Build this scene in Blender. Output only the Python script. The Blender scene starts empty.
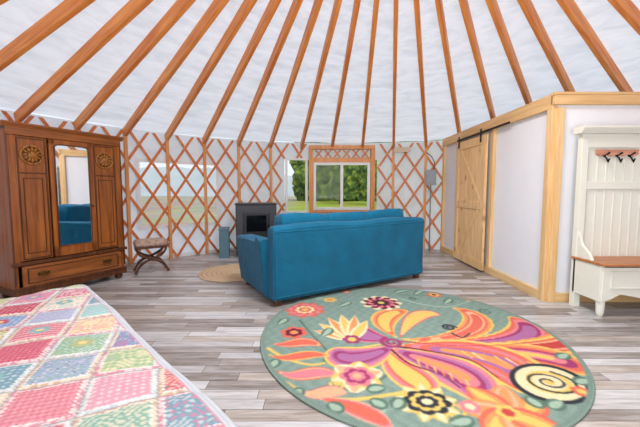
import bpy, bmesh, math, random
import numpy as np
from mathutils import Vector, Matrix, Euler, noise as mnoise
random.seed(7); rng=np.random.RandomState(5)
sc=bpy.context.scene
sc.view_settings.view_transform='Standard'
sc.view_settings.exposure=0.0
COL=sc.collection
pi=math.pi
CX,CY,R,HW,HA=0.5,2.2,4.9,2.25,4.04
SL=(HA-HW)/R
def zroof(r): return HA-SL*r
# ------------------------------------------------------------ materials
def lin(c):
    o=[]
    for v in c[:3]:
        v=v/255.0
        o.append(v/12.92 if v<=0.04045 else ((v+0.055)/1.055)**2.4)
    return tuple(o)
def L4(c): return (*lin(c),1.0)
def newmat(name):
    m=bpy.data.materials.new(name); m.use_nodes=True
    return m,m.node_tree,m.node_tree.nodes,m.node_tree.links,m.node_tree.nodes['Principled BSDF']
def mix(N,Lk,blend='MIX',fac=None,a=None,b=None):
    n=N.new('ShaderNodeMix'); n.data_type='RGBA'; n.blend_type=blend
    for s,v in ((n.inputs[0],fac),(n.inputs[6],a),(n.inputs[7],b)):
        if v is None: continue
        if isinstance(v,bpy.types.NodeSocket): Lk.new(v,s)
        else: s.default_value=v
    return n.outputs[2]
def plain(name,c,rough=.5,metal=0,var=.08,scale=8,bump=0,bscale=60,coat=0):
    m,t,N,Lk,B=newmat(name)
    co=N.new('ShaderNodeTexCoord'); no=N.new('ShaderNodeTexNoise'); no.inputs['Scale'].default_value=scale
    no.inputs['Detail'].default_value=4
    Lk.new(co.outputs['Object'],no.inputs['Vector'])
    a=lin(c); d=tuple(x*(1-var*2) for x in a)+(1,); l=tuple(min(1,x*(1+var)) for x in a)+(1,)
    Lk.new(mix(N,Lk,'MIX',no.outputs['Fac'],d,l),B.inputs['Base Color'])
    B.inputs['Roughness'].default_value=rough; B.inputs['Metallic'].default_value=metal
    B.inputs['Coat Weight'].default_value=coat
    if bump:
        n2=N.new('ShaderNodeTexNoise'); n2.inputs['Scale'].default_value=bscale; Lk.new(co.outputs['Object'],n2.inputs['Vector'])
        bp=N.new('ShaderNodeBump'); bp.inputs['Strength'].default_value=bump; bp.inputs['Distance'].default_value=.01
        Lk.new(n2.outputs['Fac'],bp.inputs['Height']); Lk.new(bp.outputs[0],B.inputs['Normal'])
    return m
def wood(name,c1,c2,axis=2,scale=14,rough=.45,knots=0,kc=(110,65,35)):
    m,t,N,Lk,B=newmat(name)
    co=N.new('ShaderNodeTexCoord'); mp=N.new('ShaderNodeMapping')
    s=[scale]*3; s[axis]=scale*.09; mp.inputs['Scale'].default_value=s
    oi=N.new('ShaderNodeObjectInfo'); 
    ad=N.new('ShaderNodeVectorMath'); ad.operation='ADD'
    sc_=N.new('ShaderNodeVectorMath'); sc_.operation='SCALE'; sc_.inputs[0].default_value=(13,7,17)
    Lk.new(oi.outputs['Random'],sc_.inputs['Scale'])
    Lk.new(co.outputs['Object'],mp.inputs['Vector']); Lk.new(mp.outputs[0],ad.inputs[0]); Lk.new(sc_.outputs[0],ad.inputs[1])
    no=N.new('ShaderNodeTexNoise'); no.inputs['Scale'].default_value=1.6; no.inputs['Detail'].default_value=6; no.inputs['Distortion'].default_value=.6
    Lk.new(ad.outputs[0],no.inputs['Vector'])
    r=N.new('ShaderNodeValToRGB'); r.color_ramp.elements[0].position=.3; r.color_ramp.elements[1].position=.7
    r.color_ramp.elements[0].color=L4(c1); r.color_ramp.elements[1].color=L4(c2)
    Lk.new(no.outputs['Fac'],r.inputs[0]); out=r.outputs[0]
    if knots:
        vo=N.new('ShaderNodeTexVoronoi'); vo.inputs['Scale'].default_value=knots
        m2=N.new('ShaderNodeMapping'); s=[1.6]*3; s[axis]=.9; m2.inputs['Scale'].default_value=s
        Lk.new(co.outputs['Object'],m2.inputs['Vector']); Lk.new(m2.outputs[0],vo.inputs['Vector'])
        rr=N.new('ShaderNodeValToRGB'); rr.color_ramp.elements[0].position=.07; rr.color_ramp.elements[1].position=.2
        rr.color_ramp.elements[0].color=(.8,.8,.8,1); rr.color_ramp.elements[1].color=(0,0,0,1)
        Lk.new(vo.outputs['Distance'],rr.inputs[0])
        out=mix(N,Lk,'MIX',rr.outputs[0],out,L4(kc))
    Lk.new(out,B.inputs['Base Color'])
    B.inputs['Roughness'].default_value=rough
    bp=N.new('ShaderNodeBump'); bp.inputs['Strength'].default_value=.12; bp.inputs['Distance'].default_value=.004
    Lk.new(no.outputs['Fac'],bp.inputs['Height']); Lk.new(bp.outputs[0],B.inputs['Normal'])
    return m
def fabric(name,c,var=.1,wscale=300,bump=.3,wrinkle=0):
    m,t,N,Lk,B=newmat(name)
    co=N.new('ShaderNodeTexCoord'); no=N.new('ShaderNodeTexNoise'); no.inputs['Scale'].default_value=5; no.inputs['Detail'].default_value=6
    n2=N.new('ShaderNodeTexNoise'); n2.inputs['Scale'].default_value=wscale
    Lk.new(co.outputs['Object'],no.inputs['Vector']); Lk.new(co.outputs['Object'],n2.inputs['Vector'])
    a=lin(c)
    c1=mix(N,Lk,'MIX',no.outputs['Fac'],tuple(x*(1-var*2) for x in a)+(1,),tuple(min(1,x*(1+var)) for x in a)+(1,))
    c2=mix(N,Lk,'MULTIPLY',.5,c1,n2.outputs['Color'])
    Lk.new(mix(N,Lk,'MIX',.6,c1,c2),B.inputs['Base Color'])
    B.inputs['Roughness'].default_value=.9; B.inputs['Sheen Weight'].default_value=.08; B.inputs['Specular IOR Level'].default_value=.25
    bp=N.new('ShaderNodeBump'); bp.inputs['Strength'].default_value=bump; bp.inputs['Distance'].default_value=.004
    Lk.new(n2.outputs['Fac'],bp.inputs['Height'])
    if wrinkle:
        n3=N.new('ShaderNodeTexNoise'); n3.inputs['Scale'].default_value=3.2; n3.inputs['Detail'].default_value=3; n3.inputs['Distortion'].default_value=1.5; Lk.new(co.outputs['Object'],n3.inputs['Vector'])
        b3=N.new('ShaderNodeBump'); b3.inputs['Strength'].default_value=wrinkle; b3.inputs['Distance'].default_value=.04
        Lk.new(n3.outputs['Fac'],b3.inputs['Height']); Lk.new(b3.outputs[0],bp.inputs['Normal'])
    Lk.new(bp.outputs[0],B.inputs['Normal'])
    return m
def liner(name,c,tw=.5,bs=.5,radial=False):
    m,t,N,Lk,B=newmat(name)
    out=N['Material Output']
    co=N.new('ShaderNodeTexCoord'); no=N.new('ShaderNodeTexNoise'); no.inputs['Scale'].default_value=3.5; no.inputs['Detail'].default_value=5; no.inputs['Distortion'].default_value=.8
    if radial:
        # folds run across the bays: high frequency along the radius, low around the circle
        sp=N.new('ShaderNodeSeparateXYZ'); Lk.new(co.outputs['Object'],sp.inputs[0])
        ml=N.new('ShaderNodeMath'); ml.operation='MULTIPLY'; Lk.new(sp.outputs['X'],ml.inputs[0]); Lk.new(sp.outputs['X'],ml.inputs[1])
        m2=N.new('ShaderNodeMath'); m2.operation='MULTIPLY_ADD'; Lk.new(sp.outputs['Y'],m2.inputs[0]); Lk.new(sp.outputs['Y'],m2.inputs[1]); Lk.new(ml.outputs[0],m2.inputs[2])
        sq=N.new('ShaderNodeMath'); sq.operation='SQRT'; Lk.new(m2.outputs[0],sq.inputs[0])
        r6=N.new('ShaderNodeMath'); r6.operation='MULTIPLY'; r6.inputs[1].default_value=2.8; Lk.new(sq.outputs[0],r6.inputs[0])
        at=N.new('ShaderNodeMath'); at.operation='ARCTAN2'; Lk.new(sp.outputs['Y'],at.inputs[0]); Lk.new(sp.outputs['X'],at.inputs[1])
        a3=N.new('ShaderNodeMath'); a3.operation='MULTIPLY'; a3.inputs[1].default_value=2.6; Lk.new(at.outputs[0],a3.inputs[0])
        cb=N.new('ShaderNodeCombineXYZ'); Lk.new(r6.outputs[0],cb.inputs[0]); Lk.new(a3.outputs[0],cb.inputs[1]); Lk.new(cb.outputs[0],no.inputs['Vector'])
        no.inputs['Distortion'].default_value=.3
    else: Lk.new(co.outputs['Object'],no.inputs['Vector'])
    a=lin(c)
    r=N.new('ShaderNodeValToRGB'); r.color_ramp.elements[0].position=.3; r.color_ramp.elements[1].position=.55
    lo=(.88,.90,.92) if radial else (.92,.92,.92)
    r.color_ramp.elements[0].color=tuple(x*k for x,k in zip(a,lo))+(1,); r.color_ramp.elements[1].color=tuple(min(1,x*1.02) for x in a)+(1,)
    Lk.new(no.outputs['Fac'],r.inputs[0]); cc=r.outputs[0]
    Lk.new(cc,B.inputs['Base Color']); B.inputs['Roughness'].default_value=.8
    bp=N.new('ShaderNodeBump'); bp.inputs['Strength'].default_value=bs; bp.inputs['Distance'].default_value=.06
    Lk.new(no.outputs['Fac'],bp.inputs['Height']); Lk.new(bp.outputs[0],B.inputs['Normal'])
    tr=N.new('ShaderNodeBsdfTranslucent'); Lk.new(cc,tr.inputs['Color'])
    mx=N.new('ShaderNodeMixShader'); mx.inputs[0].default_value=tw
    Lk.new(B.outputs[0],mx.inputs[1]); Lk.new(tr.outputs[0],mx.inputs[2]); Lk.new(mx.outputs[0],out.inputs['Surface'])
    return m
def glassm(name,tint=(1,1,1),refl=.08,rough=.02):
    m,t,N,Lk,B=newmat(name); out=N['Material Output']
    tr=N.new('ShaderNodeBsdfTransparent'); tr.inputs['Color'].default_value=(*tint,1)
    g=N.new('ShaderNodeBsdfGlossy'); g.inputs['Roughness'].default_value=rough
    mx=N.new('ShaderNodeMixShader'); mx.inputs[0].default_value=refl
    Lk.new(tr.outputs[0],mx.inputs[1]); Lk.new(g.outputs[0],mx.inputs[2]); Lk.new(mx.outputs[0],out.inputs['Surface'])
    return m
def attrmat(name,rough=.95,wscale=220,bump=.4):
    m,t,N,Lk,B=newmat(name)
    at=N.new('ShaderNodeAttribute'); at.attribute_name='Col'
    co=N.new('ShaderNodeTexCoord'); n2=N.new('ShaderNodeTexNoise'); n2.inputs['Scale'].default_value=wscale
    Lk.new(co.outputs['Object'],n2.inputs['Vector'])
    c2=mix(N,Lk,'MULTIPLY',.15,at.outputs['Color'],n2.outputs['Color'])
    Lk.new(c2,B.inputs['Base Color'])
    B.inputs['Roughness'].default_value=rough; B.inputs['Specular IOR Level'].default_value=.1
    bp=N.new('ShaderNodeBump'); bp.inputs['Strength'].default_value=bump; bp.inputs['Distance'].default_value=.004
    Lk.new(n2.outputs['Fac'],bp.inputs['Height']); Lk.new(bp.outputs[0],B.inputs['Normal'])
    return m
M_lattice=wood('lattice_wood',(190,98,46),(222,138,78),2,20)
M_rafter=wood('rafter_wood',(200,108,38),(240,160,80),0,12,.5)
M_post=wood('post_wood',(204,132,70),(230,166,106),2,14)
M_pine_z=wood('pine_upright',(206,166,108),(232,198,146),2,12,.5)
M_pine_d=wood('knotty_pine',(218,176,120),(240,206,154),2,12,.5,3.2,(160,104,60))
M_pine_x=wood('pine_lengthwise',(206,166,108),(232,198,146),0,12,.5)
M_pine_y=wood('pine_board',(206,166,108),(232,198,146),1,12,.5)
M_oak_z=wood('oak_upright',(116,62,22),(172,102,44),2,12,.28)
M_oak_x=wood('oak_lengthwise',(110,60,24),(166,100,46),0,12,.28)
M_oakd=wood('carved_oak',(62,32,12),(110,62,26),2,24,.35)
M_walnut=wood('walnut',(60,30,18),(104,60,38),2,20,.35)
M_seatwood=wood('chestnut_seat',(146,86,46),(192,126,76),0,14,.4)
M_redwood=wood('reddish_board',(176,116,92),(208,152,126),0,18,.5)
M_brass=plain('aged_brass',(120,92,50),.35,.9)
M_iron=plain('black_iron',(22,22,24),.45,.6)
M_stove=plain('stove_iron',(66,71,78),.5,.2,bump=.2)
M_stove2=plain('stove_trim_iron',(46,49,54),.45,.3)
M_white=plain('white_panel',(233,237,243),.55,0,.02)
M_vinyl=plain('white_vinyl',(230,233,236),.4,0,.02)
M_cream=plain('cream_paint',(226,229,218),.45,0,.02)
M_teal=fabric('teal_upholstery',(8,104,140),var=.2,wrinkle=.35)
M_teal2=fabric('teal_cushion_fabric',(12,114,152),var=.2,wrinkle=.4)
M_mattress=fabric('mattress_ticking',(230,228,224))
M_liner=liner('roof_liner',(234,238,246),.5,.9,True)
M_wallf=liner('wall_liner',(229,236,246),.35,.3)
M_glass=glassm('window_glass',refl=.006)
M_film=glassm('clear_vinyl_film',(.95,.96,.97),.02,.2)
M_grey=plain('grey_metal_box',(130,138,146),.4,.2)
M_binding=plain('rug_edge_yarn',(122,144,132),.95,0,.1,40,.5,200)
M_fireglass=plain('stove_glass',(14,14,16),.08)
M_bluebin=plain('blue_painted_wood',(84,124,140),.5)
m,t,N,Lk,B=newmat('mirror_glass'); B.inputs['Metallic'].default_value=1; B.inputs['Roughness'].default_value=.02; B.inputs['Base Color'].default_value=(.92,.95,.97,1); M_mirror=m
def floormat():
    m,t,N,Lk,B=newmat('floor_planks')
    co=N.new('ShaderNodeTexCoord')
    br=N.new('ShaderNodeTexBrick'); br.inputs['Scale'].default_value=1
    br.inputs['Brick Width'].default_value=.82; br.inputs['Row Height'].default_value=.092; br.inputs['Mortar Size'].default_value=.002
    br.inputs['Mortar Smooth'].default_value=.2; br.inputs['Bias'].default_value=0
    br.offset=.37; br.offset_frequency=3
    br.inputs['Color1'].default_value=(0,0,0,1); br.inputs['Color2'].default_value=(1,1,1,1); br.inputs['Mortar'].default_value=(.5,.5,.5,1)
    sp=N.new('ShaderNodeSeparateXYZ'); Lk.new(co.outputs['Object'],sp.inputs[0])
    dv=N.new('ShaderNodeMath'); dv.operation='DIVIDE'; dv.inputs[1].default_value=.092; Lk.new(sp.outputs['Y'],dv.inputs[0])
    fl0=N.new('ShaderNodeMath'); fl0.operation='FLOOR'; Lk.new(dv.outputs[0],fl0.inputs[0])
    wn=N.new('ShaderNodeTexWhiteNoise'); wn.noise_dimensions='1D'; Lk.new(fl0.outputs[0],wn.inputs['W'])
    ax_=N.new('ShaderNodeMath'); ax_.operation='MULTIPLY_ADD'; ax_.inputs[1].default_value=3.0; Lk.new(wn.outputs['Value'],ax_.inputs[0]); Lk.new(sp.outputs['X'],ax_.inputs[2])
    cb=N.new('ShaderNodeCombineXYZ'); Lk.new(ax_.outputs[0],cb.inputs['X']); Lk.new(sp.outputs['Y'],cb.inputs['Y'])
    Lk.new(cb.outputs[0],br.inputs['Vector'])
    rp=N.new('ShaderNodeValToRGB'); cr=rp.color_ramp; cr.interpolation='CONSTANT'
    cols=[(142,130,120),(184,183,184),(116,103,92),(160,146,132),(204,204,206),(132,124,118),(172,158,144),(108,95,84),(192,190,190)]
    cr.elements[0].position=0; cr.elements[0].color=L4(cols[0]); cr.elements[1].position=1/9; cr.elements[1].color=L4(cols[1])
    for i in range(2,9):
        e=cr.elements.new(i/9); e.color=L4(cols[i])
    Lk.new(br.outputs['Color'],rp.inputs[0])
    mp=N.new('ShaderNodeMapping'); mp.inputs['Scale'].default_value=(2.2,20,1)
    sh=N.new('ShaderNodeVectorMath'); sh.operation='MULTIPLY_ADD'; sh.inputs[1].default_value=(9,9,9)
    Lk.new(co.outputs['Object'],mp.inputs['Vector']); Lk.new(br.outputs['Color'],sh.inputs[0]); Lk.new(mp.outputs[0],sh.inputs[2])
    no=N.new('ShaderNodeTexNoise'); no.inputs['Scale'].default_value=1.5; no.inputs['Detail'].default_value=8; no.inputs['Distortion'].default_value=.5; no.inputs['Roughness'].default_value=.65
    Lk.new(sh.outputs[0],no.inputs['Vector'])
    r2=N.new('ShaderNodeValToRGB'); r2.color_ramp.elements[0].position=.33; r2.color_ramp.elements[1].position=.65
    r2.color_ramp.elements[0].color=L4((100,88,78)); r2.color_ramp.elements[1].color=L4((208,208,210))
    Lk.new(no.outputs['Fac'],r2.inputs[0])
    o=mix(N,Lk,'MIX',.4,rp.outputs[0],r2.outputs[0])
    o=mix(N,Lk,'MIX',br.outputs['Fac'],o,L4((84,76,70)))
    Lk.new(o,B.inputs['Base Color']); B.inputs['Roughness'].default_value=.32
    bp=N.new('ShaderNodeBump'); bp.inputs['Strength'].default_value=.15; bp.inputs['Distance'].default_value=.004
    Lk.new(no.outputs['Fac'],bp.inputs['Height']); Lk.new(bp.outputs[0],B.inputs['Normal'])
    return m
M_floor=floormat()
# ------------------------------------------------------------ mesh helpers
def obj(name,mesh,parent=None,loc=(0,0,0),rot=(0,0,0)):
    o=bpy.data.objects.new(name,mesh); COL.objects.link(o)
    o.location=loc; o.rotation_euler=rot
    if parent: o.parent=parent
    return o
def empty(name,loc,rotz=0):
    o=bpy.data.objects.new(name,None); o.empty_display_size=.1; COL.objects.link(o); o.location=loc; o.rotation_euler=(0,0,rotz); return o
def meta(o,label,cat,group=None):
    o['label']=label; o['category']=cat
    if group: o['group']=group
    return o
def struct(o,label=None):
    o['kind']='structure'
    if label: o['label']=label
    return o
def finish(bm,name,mat,parent,loc,rot,smooth):
    bmesh.ops.recalc_face_normals(bm,faces=bm.faces[:])
    me=bpy.data.meshes.new(name); bm.to_mesh(me); bm.free()
    me.materials.append(mat)
    if smooth: me.polygons.foreach_set('use_smooth',[True]*len(me.polygons))
    return obj(name,me,parent,loc,rot)
def addbox(bm,size,loc,rot=(0,0,0),bevel=0,seg=2):
    b2=bmesh.new(); bmesh.ops.create_cube(b2,size=1)
    for v in b2.verts: v.co=Vector((v.co.x*size[0],v.co.y*size[1],v.co.z*size[2]))
    if bevel: bmesh.ops.bevel(b2,geom=b2.edges[:],offset=min(bevel,min(size)*.45),segments=seg,affect='EDGES',profile=.5)
    Mx=Matrix.Translation(loc)@Euler(rot).to_matrix().to_4x4()
    bmesh.ops.transform(b2,matrix=Mx,verts=b2.verts[:])
    tmp=bpy.data.meshes.new('t'); b2.to_mesh(tmp); b2.free(); bm.from_mesh(tmp); bpy.data.meshes.remove(tmp)
def box(name,size,loc,mat,parent=None,rot=(0,0,0),bevel=.004,seg=2,smooth=False):
    bm=bmesh.new(); addbox(bm,size,(0,0,0),(0,0,0),bevel,seg)
    return finish(bm,name,mat,parent,loc,rot,smooth)
def boxes(name,lst,mat,parent=None,loc=(0,0,0),rot=(0,0,0),bevel=.003):
    bm=bmesh.new()
    for b in lst: addbox(bm,b[0],b[1],b[2] if len(b)>2 else (0,0,0),bevel,1)
    return finish(bm,name,mat,parent,loc,rot,False)
def prism(name,prof,depth,axis,mat,parent=None,loc=(0,0,0),rot=(0,0,0),bevel=.01,seg=3,smooth=False,func=None):
    bm=bmesh.new()
    def P(a,b,d):
        return {'x':(d,a,b),'y':(a,d,b),'z':(a,b,d)}[axis]
    v0=[bm.verts.new(P(a,b,-depth/2)) for a,b in prof]; v1=[bm.verts.new(P(a,b,depth/2)) for a,b in prof]
    n=len(prof); bm.faces.new(v0); bm.faces.new(v1[::-1])
    for i in range(n): bm.faces.new((v0[i],v0[(i+1)%n],v1[(i+1)%n],v1[i]))
    if bevel:
        caps=[e for e in bm.edges if abs((e.verts[0].co-e.verts[1].co)['xyz'.index(axis)])<1e-6]
        bmesh.ops.bevel(bm,geom=caps,offset=bevel,segments=seg,affect='EDGES',profile=.5)
    if func:
        for v in bm.verts: v.co=Vector(func(v.co))
    return finish(bm,name,mat,parent,loc,rot,smooth)
def addtube(bm,pts,rad,seg=8,flat=1.0):
    pts=[Vector(p) for p in pts]; n=len(pts)
    rads=rad if isinstance(rad,(list,tuple)) else [rad]*n
    rings=[]; up=None
    for i,p in enumerate(pts):
        d=(pts[min(i+1,n-1)]-pts[max(i-1,0)]).normalized()
        if up is None:
            up=Vector((0,0,1)) if abs(d.z)<.9 else Vector((1,0,0))
        s=d.cross(up).normalized(); u=s.cross(d).normalized(); up=u
        rings.append([bm.verts.new(p+(s*math.cos(2*pi*k/seg)+u*math.sin(2*pi*k/seg)*flat)*rads[i]) for k in range(seg)])
    for a,b in zip(rings,rings[1:]):
        for k in range(seg): bm.faces.new((a[k],a[(k+1)%seg],b[(k+1)%seg],b[k]))
    bm.faces.new(rings[0]); bm.faces.new(rings[-1][::-1])
def tube(name,pts,rad,mat,parent=None,loc=(0,0,0),rot=(0,0,0),seg=8):
    bm=bmesh.new(); addtube(bm,pts,rad,seg); return finish(bm,name,mat,parent,loc,rot,True)
def lathe(name,prof,mat,parent=None,loc=(0,0,0),rot=(0,0,0),seg=24):
    bm=bmesh.new(); rings=[]
    for r,z in prof: rings.append([bm.verts.new((max(r,1e-4)*math.cos(2*pi*k/seg),max(r,1e-4)*math.sin(2*pi*k/seg),z)) for k in range(seg)])
    for a,b in zip(rings,rings[1:]):
        for k in range(seg): bm.faces.new((a[k],a[(k+1)%seg],b[(k+1)%seg],b[k]))
    bm.faces.new(rings[0]); bm.faces.new(rings[-1][::-1])
    return finish(bm,name,mat,parent,loc,rot,True)
def cushion(name,w,d,h,loc,mat,parent,rot=(0,0,0),n=10,p=4.0,puff=.12,lump=.04):
    bm=bmesh.new(); bmesh.ops.create_cube(bm,size=2)
    bmesh.ops.subdivide_edges(bm,edges=bm.edges[:],cuts=n,use_grid_fill=True)
    for v in bm.verts:
        x,y,z=v.co
        nn=(abs(x)**p+abs(y)**p+abs(z)**p)**(1/p)
        mx=max(abs(x),abs(y),abs(z)); k=mx/nn if nn else 1
        x,y,z=x*(.35+.65*k),y*(.35+.65*k),z*(.35+.65*k)
        z*=1+puff*(1-x*x)*(1-y*y); 
        x+=.012*mnoise.noise(Vector((x*2,y*2,z*2+3))); z+=lump*mnoise.noise(Vector((x*2.2+loc[0]*3,y*2.2,z)))
        v.co=(x*w/2,y*d/2,z*h/2)
    return finish(bm,name,mat,parent,loc,rot,True)
def meshnp(name,verts,faces,mat,cols=None,smooth=True,parent=None,loc=(0,0,0),rot=(0,0,0)):
    me=bpy.data.meshes.new(name)
    verts=np.asarray(verts,dtype=np.float32); faces=np.asarray(faces,dtype=np.int32)
    me.vertices.add(len(verts)); me.vertices.foreach_set('co',verts.ravel())
    me.loops.add(faces.size); me.loops.foreach_set('vertex_index',faces.ravel())
    me.polygons.add(len(faces)); me.polygons.foreach_set('loop_start',np.arange(0,faces.size,4,dtype=np.int32))
    me.update(calc_edges=True); me.validate()
    if smooth: me.polygons.foreach_set('use_smooth',[True]*len(me.polygons))
    if cols is not None:
        a=me.color_attributes.new('Col','FLOAT_COLOR','POINT')
        c=np.ones((len(verts),4),dtype=np.float32); c[:,:3]=cols; a.data.foreach_set('color',c.ravel())
    me.materials.append(mat)
    return obj(name,me,parent,loc,rot)
def gridfaces(nu,nv):
    i,j=np.meshgrid(np.arange(nu-1),np.arange(nv-1),indexing='ij'); a=(i*nv+j).ravel()
    return np.stack([a,a+nv,a+nv+1,a+1],1)
def s2l(c):
    c=np.asarray(c,dtype=float)/255; return np.where(c<=.04045,c/12.92,((c+.055)/1.055)**2.4)
deg=math.radians
# ------------------------------------------------------------ shell
bm=bmesh.new(); bmesh.ops.create_circle(bm,cap_ends=True,radius=R+.03,segments=96)
f=finish(bm,'floor',M_floor,None,(CX,CY,0),(0,0,0),False); struct(f,'grey-brown weathered vinyl plank floor')
if f.data.polygons[0].normal.z<0: f.data.flip_normals()
ths=np.arange(-180,180.01,1.25); zs=[0,.6,.78,1.75,1.9,2.0,HW+.02]
def hole(t,z):
    if -47.5<t<-31.25 and .6<z<1.75: return True
    if -15<t<-8.75 and .78<z<1.9: return True
    if -8.75<t<8.75 and .78<z<1.9: return True
    if (t<-172.5 or t>172.5) and z<2.0: return True   # opening left in the unseen rear wall
    return False
bm=bmesh.new(); V=[[bm.verts.new((R*math.sin(deg(t)),R*math.cos(deg(t)),z)) for z in zs] for t in ths[:-1]]
n=len(V)
for i in range(n):
    for j in range(len(zs)-1):
        if hole(ths[i]+.6,(zs[j]+zs[j+1])/2): continue
        a,b=V[i],V[(i+1)%n]; bm.faces.new((a[j],b[j],b[j+1],a[j+1]))
w=finish(bm,'wall_round',M_wallf,None,(CX,CY,0),(0,0,0),True); struct(w,'white insulated fabric yurt wall')
NR=46; PH=12.8; STEP=360/NR
sub=8; nth=NR*sub; nr=130; r0=.72
vs=[]
for i in range(nth):
    th=deg(PH+i*STEP/sub); fr=(i%sub)/sub; bay=i//sub
    for j in range(nr+1):
        r=r0+(R+.02-r0)*j/nr
        s=(r-r0)/.36+.35*mnoise.noise(Vector((bay*3.1,7,r*.6)))+.12*math.sin(pi*fr)
        q=.05*abs(math.sin(pi*s))**.4+.03*math.sin(pi*fr)*(.5+.6*mnoise.noise(Vector((bay*1.7,s,0))))*(r/R)
        q+=.010*mnoise.noise(Vector((th*10,r*12,2)))
        vs.append((r*math.sin(th),r*math.cos(th),zroof(r)+q-.014))
fs=[]
for i in range(nth):
    for j in range(nr):
        a=i*(nr+1)+j; b=((i+1)%nth)*(nr+1)+j; fs.append((a,b,b+1,a+1))
c=meshnp('ceiling',vs,fs,M_liner,loc=(CX,CY,0)); struct(c,'white quilted insulation liner of conical yurt roof')
bm=bmesh.new(); sg=48
prof=[(.66,zroof(.66)-.22),(.76,zroof(.76)-.22),(.76,zroof(.76)-.0),(.66,zroof(.66)-.0)]
rings=[[bm.verts.new((r*math.cos(2*pi*k/sg),r*math.sin(2*pi*k/sg),z)) for r,z in prof] for k in range(sg)]
for k in range(sg):
    a,b=rings[k],rings[(k+1)%sg]
    for q in range(4): bm.faces.new((a[q],b[q],b[(q+1)%4],a[(q+1)%4]))
o=finish(bm,'trim_2',M_rafter,None,(CX,CY,0),(0,0,0),False); struct(o,'laminated wood centre ring of roof')
bm=bmesh.new(); rings=[]
for k in range(7):
    a=k/6*pi/2; rings.append([bm.verts.new((.78*math.cos(a)*math.cos(2*pi*s/32)+1e-4*math.cos(2*pi*s/32),.78*math.cos(a)*math.sin(2*pi*s/32)+1e-4*math.sin(2*pi*s/32),zroof(.7)+.02+.2*math.sin(a))) for s in range(32)])
for a,b in zip(rings,rings[1:]):
    for s in range(32): bm.faces.new((a[s],a[(s+1)%32],b[(s+1)%32],b[s]))
o=finish(bm,'window_4',liner('frosted_dome',(240,242,246),.7,0),None,(CX,CY,0),(0,0,0),True); struct(o,'frosted acrylic skylight dome')
ra,rb=.78,R-.04
ln=math.hypot(rb-ra,zroof(ra)-zroof(rb)); ang=math.atan2(zroof(ra)-zroof(rb),rb-ra)
bm=bmesh.new(); addbox(bm,(ln,.052,.135),(0,0,0),(0,0,0),.004,1)
r1=finish(bm,'rafter',M_rafter,None,(0,0,0),(0,0,0),False)
rm=(ra+rb)/2; zm_=(zroof(ra)+zroof(rb))/2-.088
for i in range(NR):
    th=PH+i*STEP
    o=r1 if i==0 else r1.copy()
    if i: COL.objects.link(o); o.name='rafter'
    o.location=(CX+rm*math.sin(deg(th)),CY+rm*math.cos(deg(th)),zm_)
    o.rotation_euler=(0,ang,deg(90-th)); meta(o,'orange-stained wooden rafter under white roof liner','rafter','radiating roof rafters')
p1=None
for i in range(NR):
    th=PH+i*STEP; tt=(th+180)%360-180
    if -15.5<tt<8.9 or 25.5<tt<95 or abs(tt)>171: continue
    if p1 is None:
        p1=box('wall_post',(.05,.05,HW-.1),(0,0,0),M_post); o=p1
    else:
        o=p1.copy(); COL.objects.link(o); o.name='wall_post'
    rr=R-.075
    o.location=(CX+rr*math.sin(deg(tt)),CY+rr*math.cos(deg(tt)),(HW-.1)/2); o.rotation_euler=(0,0,-deg(tt))
    meta(o,'slim upright wooden stud standing against lattice wall','post','upright wall studs')
bm=bmesh.new()
def latpt(th,z,rr): return (rr*math.sin(th),rr*math.cos(th),z)
NS=80; HZ=HW-.02; SW=17.5; hw=.022
for dirn in (1,-1):
    rr=R-.022 if dirn==1 else R-.036
    for k in range(NS):
        base=k*360/NS; seg=14
        for s in range(seg):
            t0=base+dirn*SW*s/seg; t1=base+dirn*SW*(s+1)/seg
            z0=HZ*s/seg+.01; z1=HZ*(s+1)/seg+.01
            tm=((t0+t1)/2+180)%360-180; zm=(z0+z1)/2
            if -8.9<tm<8.9 : continue
            if -15.6<tm<-8.7 and zm>.7 and zm<1.98: continue
            if 26<tm<98 or abs(tm)>172: continue
            sl=math.atan2(HZ,deg(SW)*R); da=hw/math.sin(sl)/R
            a0,a1=deg(t0),deg(t1)
            v=[bm.verts.new(latpt(a0-da,z0,rr)),bm.verts.new(latpt(a0+da,z0,rr)),bm.verts.new(latpt(a1+da,z1,rr)),bm.verts.new(latpt(a1-da,z1,rr))]
            v2=[bm.verts.new(latpt(a0-da,z0,rr-.012)),bm.verts.new(latpt(a0+da,z0,rr-.012)),bm.verts.new(latpt(a1+da,z1,rr-.012)),bm.verts.new(latpt(a1-da,z1,rr-.012))]
            bm.faces.new(v2); bm.faces.new((v[0],v[3],v2[3],v2[0])); bm.faces.new((v[1],v[2],v2[2],v2[1]))
o=finish(bm,'trim_3',M_lattice,None,(CX,CY,0),(0,0,0),False); struct(o,'reddish-brown crisscross wooden lattice lining yurt wall')
def arcboard(name,t0,t1,r,z,h,thk,mat,label):
    bm=bmesh.new(); n=max(2,int(abs(t1-t0)/2)); rings=[]
    for i in range(n+1):
        t=deg(t0+(t1-t0)*i/n)
        rings.append([bm.verts.new((rr*math.sin(t),rr*math.cos(t),zz)) for rr,zz in ((r,z),(r,z+h),(r-thk,z+h),(r-thk,z))])
    for a,b in zip(rings,rings[1:]):
        for q in range(4): bm.faces.new((a[q],b[q],b[(q+1)%4],a[(q+1)%4]))
    o=finish(bm,name,mat,None,(CX,CY,0),(0,0,0),False); struct(o,label); return o
arcboard('baseboard_round',-172,-9,R-.005,0,.06,.015,M_vinyl,'low white base strip of fabric wall')
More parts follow.
